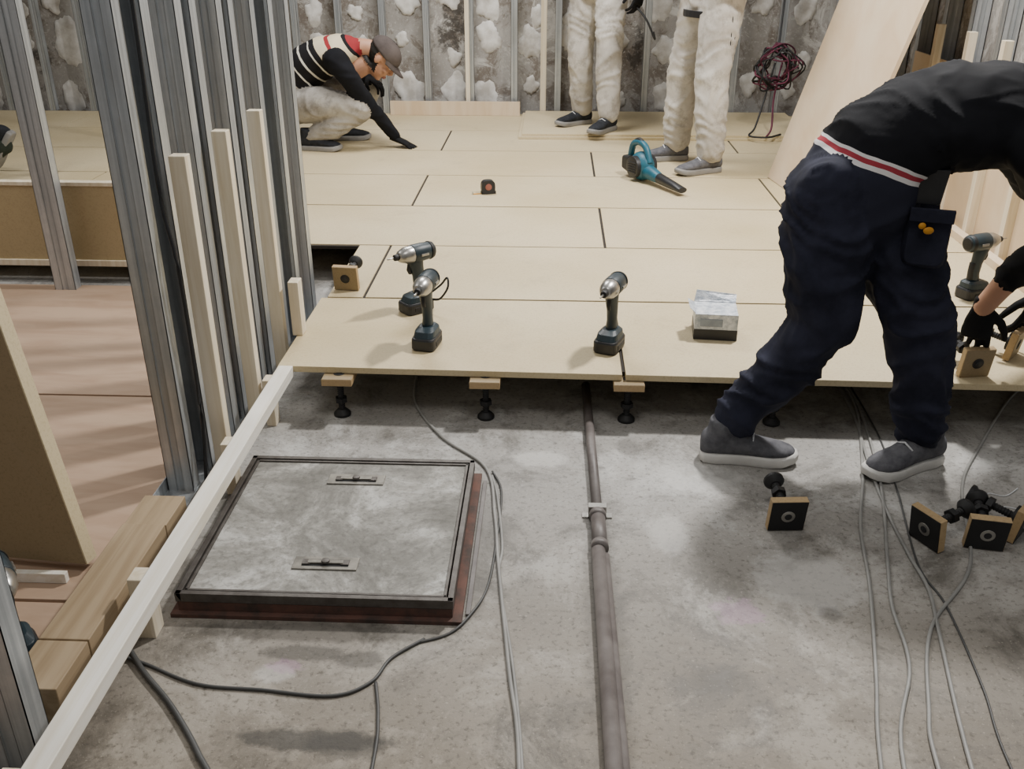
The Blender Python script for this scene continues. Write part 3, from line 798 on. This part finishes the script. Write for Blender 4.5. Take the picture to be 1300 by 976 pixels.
body('body',limbs,torso,(0,1,0),{'leg':green,'hip':green,'chest':blackc,'arm':blackc,'neck':M['skin']},{'leg':.006,'hip':.008,'chest':.007,'arm':.007},parent=W,voxel=.012)
head((-3.83,4.76,.80),(-.6,0,-.8),(-.8,0,.6),W)
hand('hand_right',(-3.84,4.94,.225),(-.88,0,-.36),(-.36,0,.88),True,glove,6,W)
hand('hand_left',(-3.84,4.62,.225),(-.88,0,-.36),(-.36,0,.88),False,glove,6,W)
shoe((-2.83,4.64,.368),180,shoed,soleg,W,55,.26)
shoe((-2.89,4.92,.368),180,shoed,soleg,W,55,.26)

# --- standing workers
def standing(name,fl,fr,hl,hr,z,H,fwd,pants,shirt,sh,so,hemz,armpose,headdir,capmat,hgt,handmat,legw=1.0,head_tilt=-.3,extra=(0,0)):
    W=empty(name); fwd=V(fwd).normalized(); side=V((fwd.y,-fwd.x,0))
    pc=V(((fl[0]+fr[0])/2+extra[0],(fl[1]+fr[1])/2+extra[1],0)); k=hgt/1.72
    hipz=z+.88*k
    limbs=[]
    for f,s,hd in ((fl,-1,hl),(fr,1,hr)):
        hp=V((pc.x,pc.y,hipz))+side*s*.085*k+V((0,.0,0))
        an=V((f[0],f[1],z+.10)); kn=(hp+an)/2+fwd*.035+side*s*.01; kn.z=z+.48*k
        m1=(hp+kn)/2; m2=(kn+an)/2
        limbs.append(('leg',[(hp,.108*legw*k),(m1,.096*legw*k),(kn,.080*legw*k),(m2,.079*legw*k),(an+V((0,0,.015)),.070*legw*k)]))
    tor=[('hip',(pc.x,pc.y,hipz-.06*k),.145*k,.11*k),('hip',(pc.x,pc.y,hipz+.05*k),.165*k,.12*k),('hip',(pc.x,pc.y,hemz),.160*k,.118*k)]
    for dz,a,bb in ((.95,.168,.125),(1.08,.158,.118),(1.22,.175,.125),(1.34,.185,.115),(1.42,.17,.095),(1.46,.09,.07)):
        if z+dz*k>hemz+.01: tor.append(('chest',(pc.x+fwd.x*.0,pc.y,z+dz*k),a*k,bb*k))
    S=V((pc.x,pc.y,z+1.385*k))
    for s,(el,wr_) in zip((-1,1),armpose):
        sp=S+side*s*.175*k
        el=V(el);wr_=V(wr_)
        limbs.append(('arm',[(sp,.066*k),((sp+el)/2,.055*k),(el,.047*k),((el+wr_)/2,.043*k),(wr_,.036*k)]))
        d=(wr_-el).normalized(); hand('hand_right' if s>0 else 'hand_left',wr_+d*.0,d,side*s+fwd*.3,s>0,handmat,30,W)
    limbs.append(('neck',[((pc.x,pc.y,z+1.44*k),.06*k),((pc.x+fwd.x*.02,pc.y+fwd.y*.02,z+1.53*k),.055*k)]))
    body('body',limbs,tor,tuple(side),{'leg':pants,'hip':pants,'chest':shirt,'arm':shirt,'neck':M['skin']},{'leg':.010,'hip':.009,'chest':.010,'arm':.008},parent=W,voxel=.010)
    hf=fwd*1.0+V((0,0,head_tilt)); head((pc.x+fwd.x*.05,pc.y+fwd.y*.05,z+1.60*k),hf,(0,0,1),W,cap=capmat)
    shoe((fl[0],fl[1],z),hl,sh,so,W); shoe((fr[0],fr[1],z),hr,sh,so,W)
    return W
WB=standing('standing_worker',(.34,6.10),(.18,6.33),235,215,.19,0,(-.5,-.85,0),wht,maroon,shoed,soleg,.955,
  [((.52,6.05,1.22),(.49,6.0,1.03)),((.05,6.42,1.22),(-.02,6.25,1.06))],0,None,1.70,glove)
WC=standing('standing_worker',(.835,5.12),(.69,5.42),205,190,.16,0,(-.9,-.42,0),wht,wht2,shoeg,soleg,.99,
  [((.93,5.0,1.15),(.75,4.95,1.22)),((.62,5.55,1.2),(.52,5.38,1.15))],0,capm,1.74,M['skin'],1.06,extra=(.045,0))
b=MB()
cx,cy=.8075,5.27; fw=V((-.9,-.42,0)).normalized(); sdv=V((fw.y,-fw.x,0))
pts=[]
for i in range(33):
    a=2*math.pi*i/32; pts.append(V((cx,cy,.95))+sdv*.178*math.cos(a)+fw*.136*math.sin(a))
rings=[]
for i,p in enumerate(pts):
    d=(pts[(i+1)%32]-pts[(i-1)%32]).normalized(); o_=d.cross(V((0,0,1)))
    rings.append((p,o_,V((0,0,1)),.004,.018))
b.loft(rings,M['dark'],False,n=8,sup=6)
q=V((cx,cy,.88))-sdv*.18
b.tube(smooth_path([(.84,5.125,.94),(.83,5.09,.84),(.86,5.08,.78),(.90,5.10,.84),(.90,5.13,.94)]),.006,M['dark'],6)
b.box((-.03,-.012,-.07),(.03,.02,.07),M['dark'],T(tuple(q))@RZ(65))
b.obj('tool_belt',.002,parent=WC)
b=MB(); b.tube(smooth_path([(.47,5.98,.93),(.53,5.93,.86),(.58,5.90,.76),(.57,5.9,.80)]),.006,M['blk'],6); b.obj('hand_held_cord',parent=WB)

# ------------------------------------------------------------------ lights
def area(name,loc,size,power,target,col=(1,1,1)):
    L=bpy.data.lights.new(name,'AREA'); L.size=size; L.energy=power; L.color=col
    o=bpy.data.objects.new(name,L); COL.objects.link(o); o.location=loc
    o.rotation_euler=(V(target)-V(loc)).to_track_quat('-Z','Y').to_euler(); return o
area('work_light',(1.2,3.6,2.75),.22,125,(.4,2.8,0),(1,.97,.93))
area('fill_light',(-.6,5.3,2.8),1.0,90,(-.3,5.3,0),(1,.98,.95))  # back fill, unseen, added for overall softness
area('fill_light',(.3,1.3,2.9),.8,17,(.2,1.7,0),(1,.96,.91))  # near fill added on the camera side to soften the lighting
area('fill_light',(-2.6,2.8,2.8),1.0,28,(-2.3,2.8,0),(1,.98,.95))  # area light over the left bay, no fixture modelled
w=bpy.data.worlds.new('world'); scene.world=w; w.use_nodes=True
w.node_tree.nodes['Background'].inputs[0].default_value=(.94,.93,.91,1); w.node_tree.nodes['Background'].inputs[1].default_value=.28

# ------------------------------------------------------------------ camera
cd=bpy.data.cameras.new('camera'); cam=bpy.data.objects.new('camera',cd); COL.objects.link(cam)
cam.location=(0,0,1.34); cam.rotation_euler=Euler((math.radians(90-25.72),0,math.radians(2.49)))
cd.sensor_width=36; cd.lens=36*1200/1300; cd.clip_start=.02
scene.camera=cam
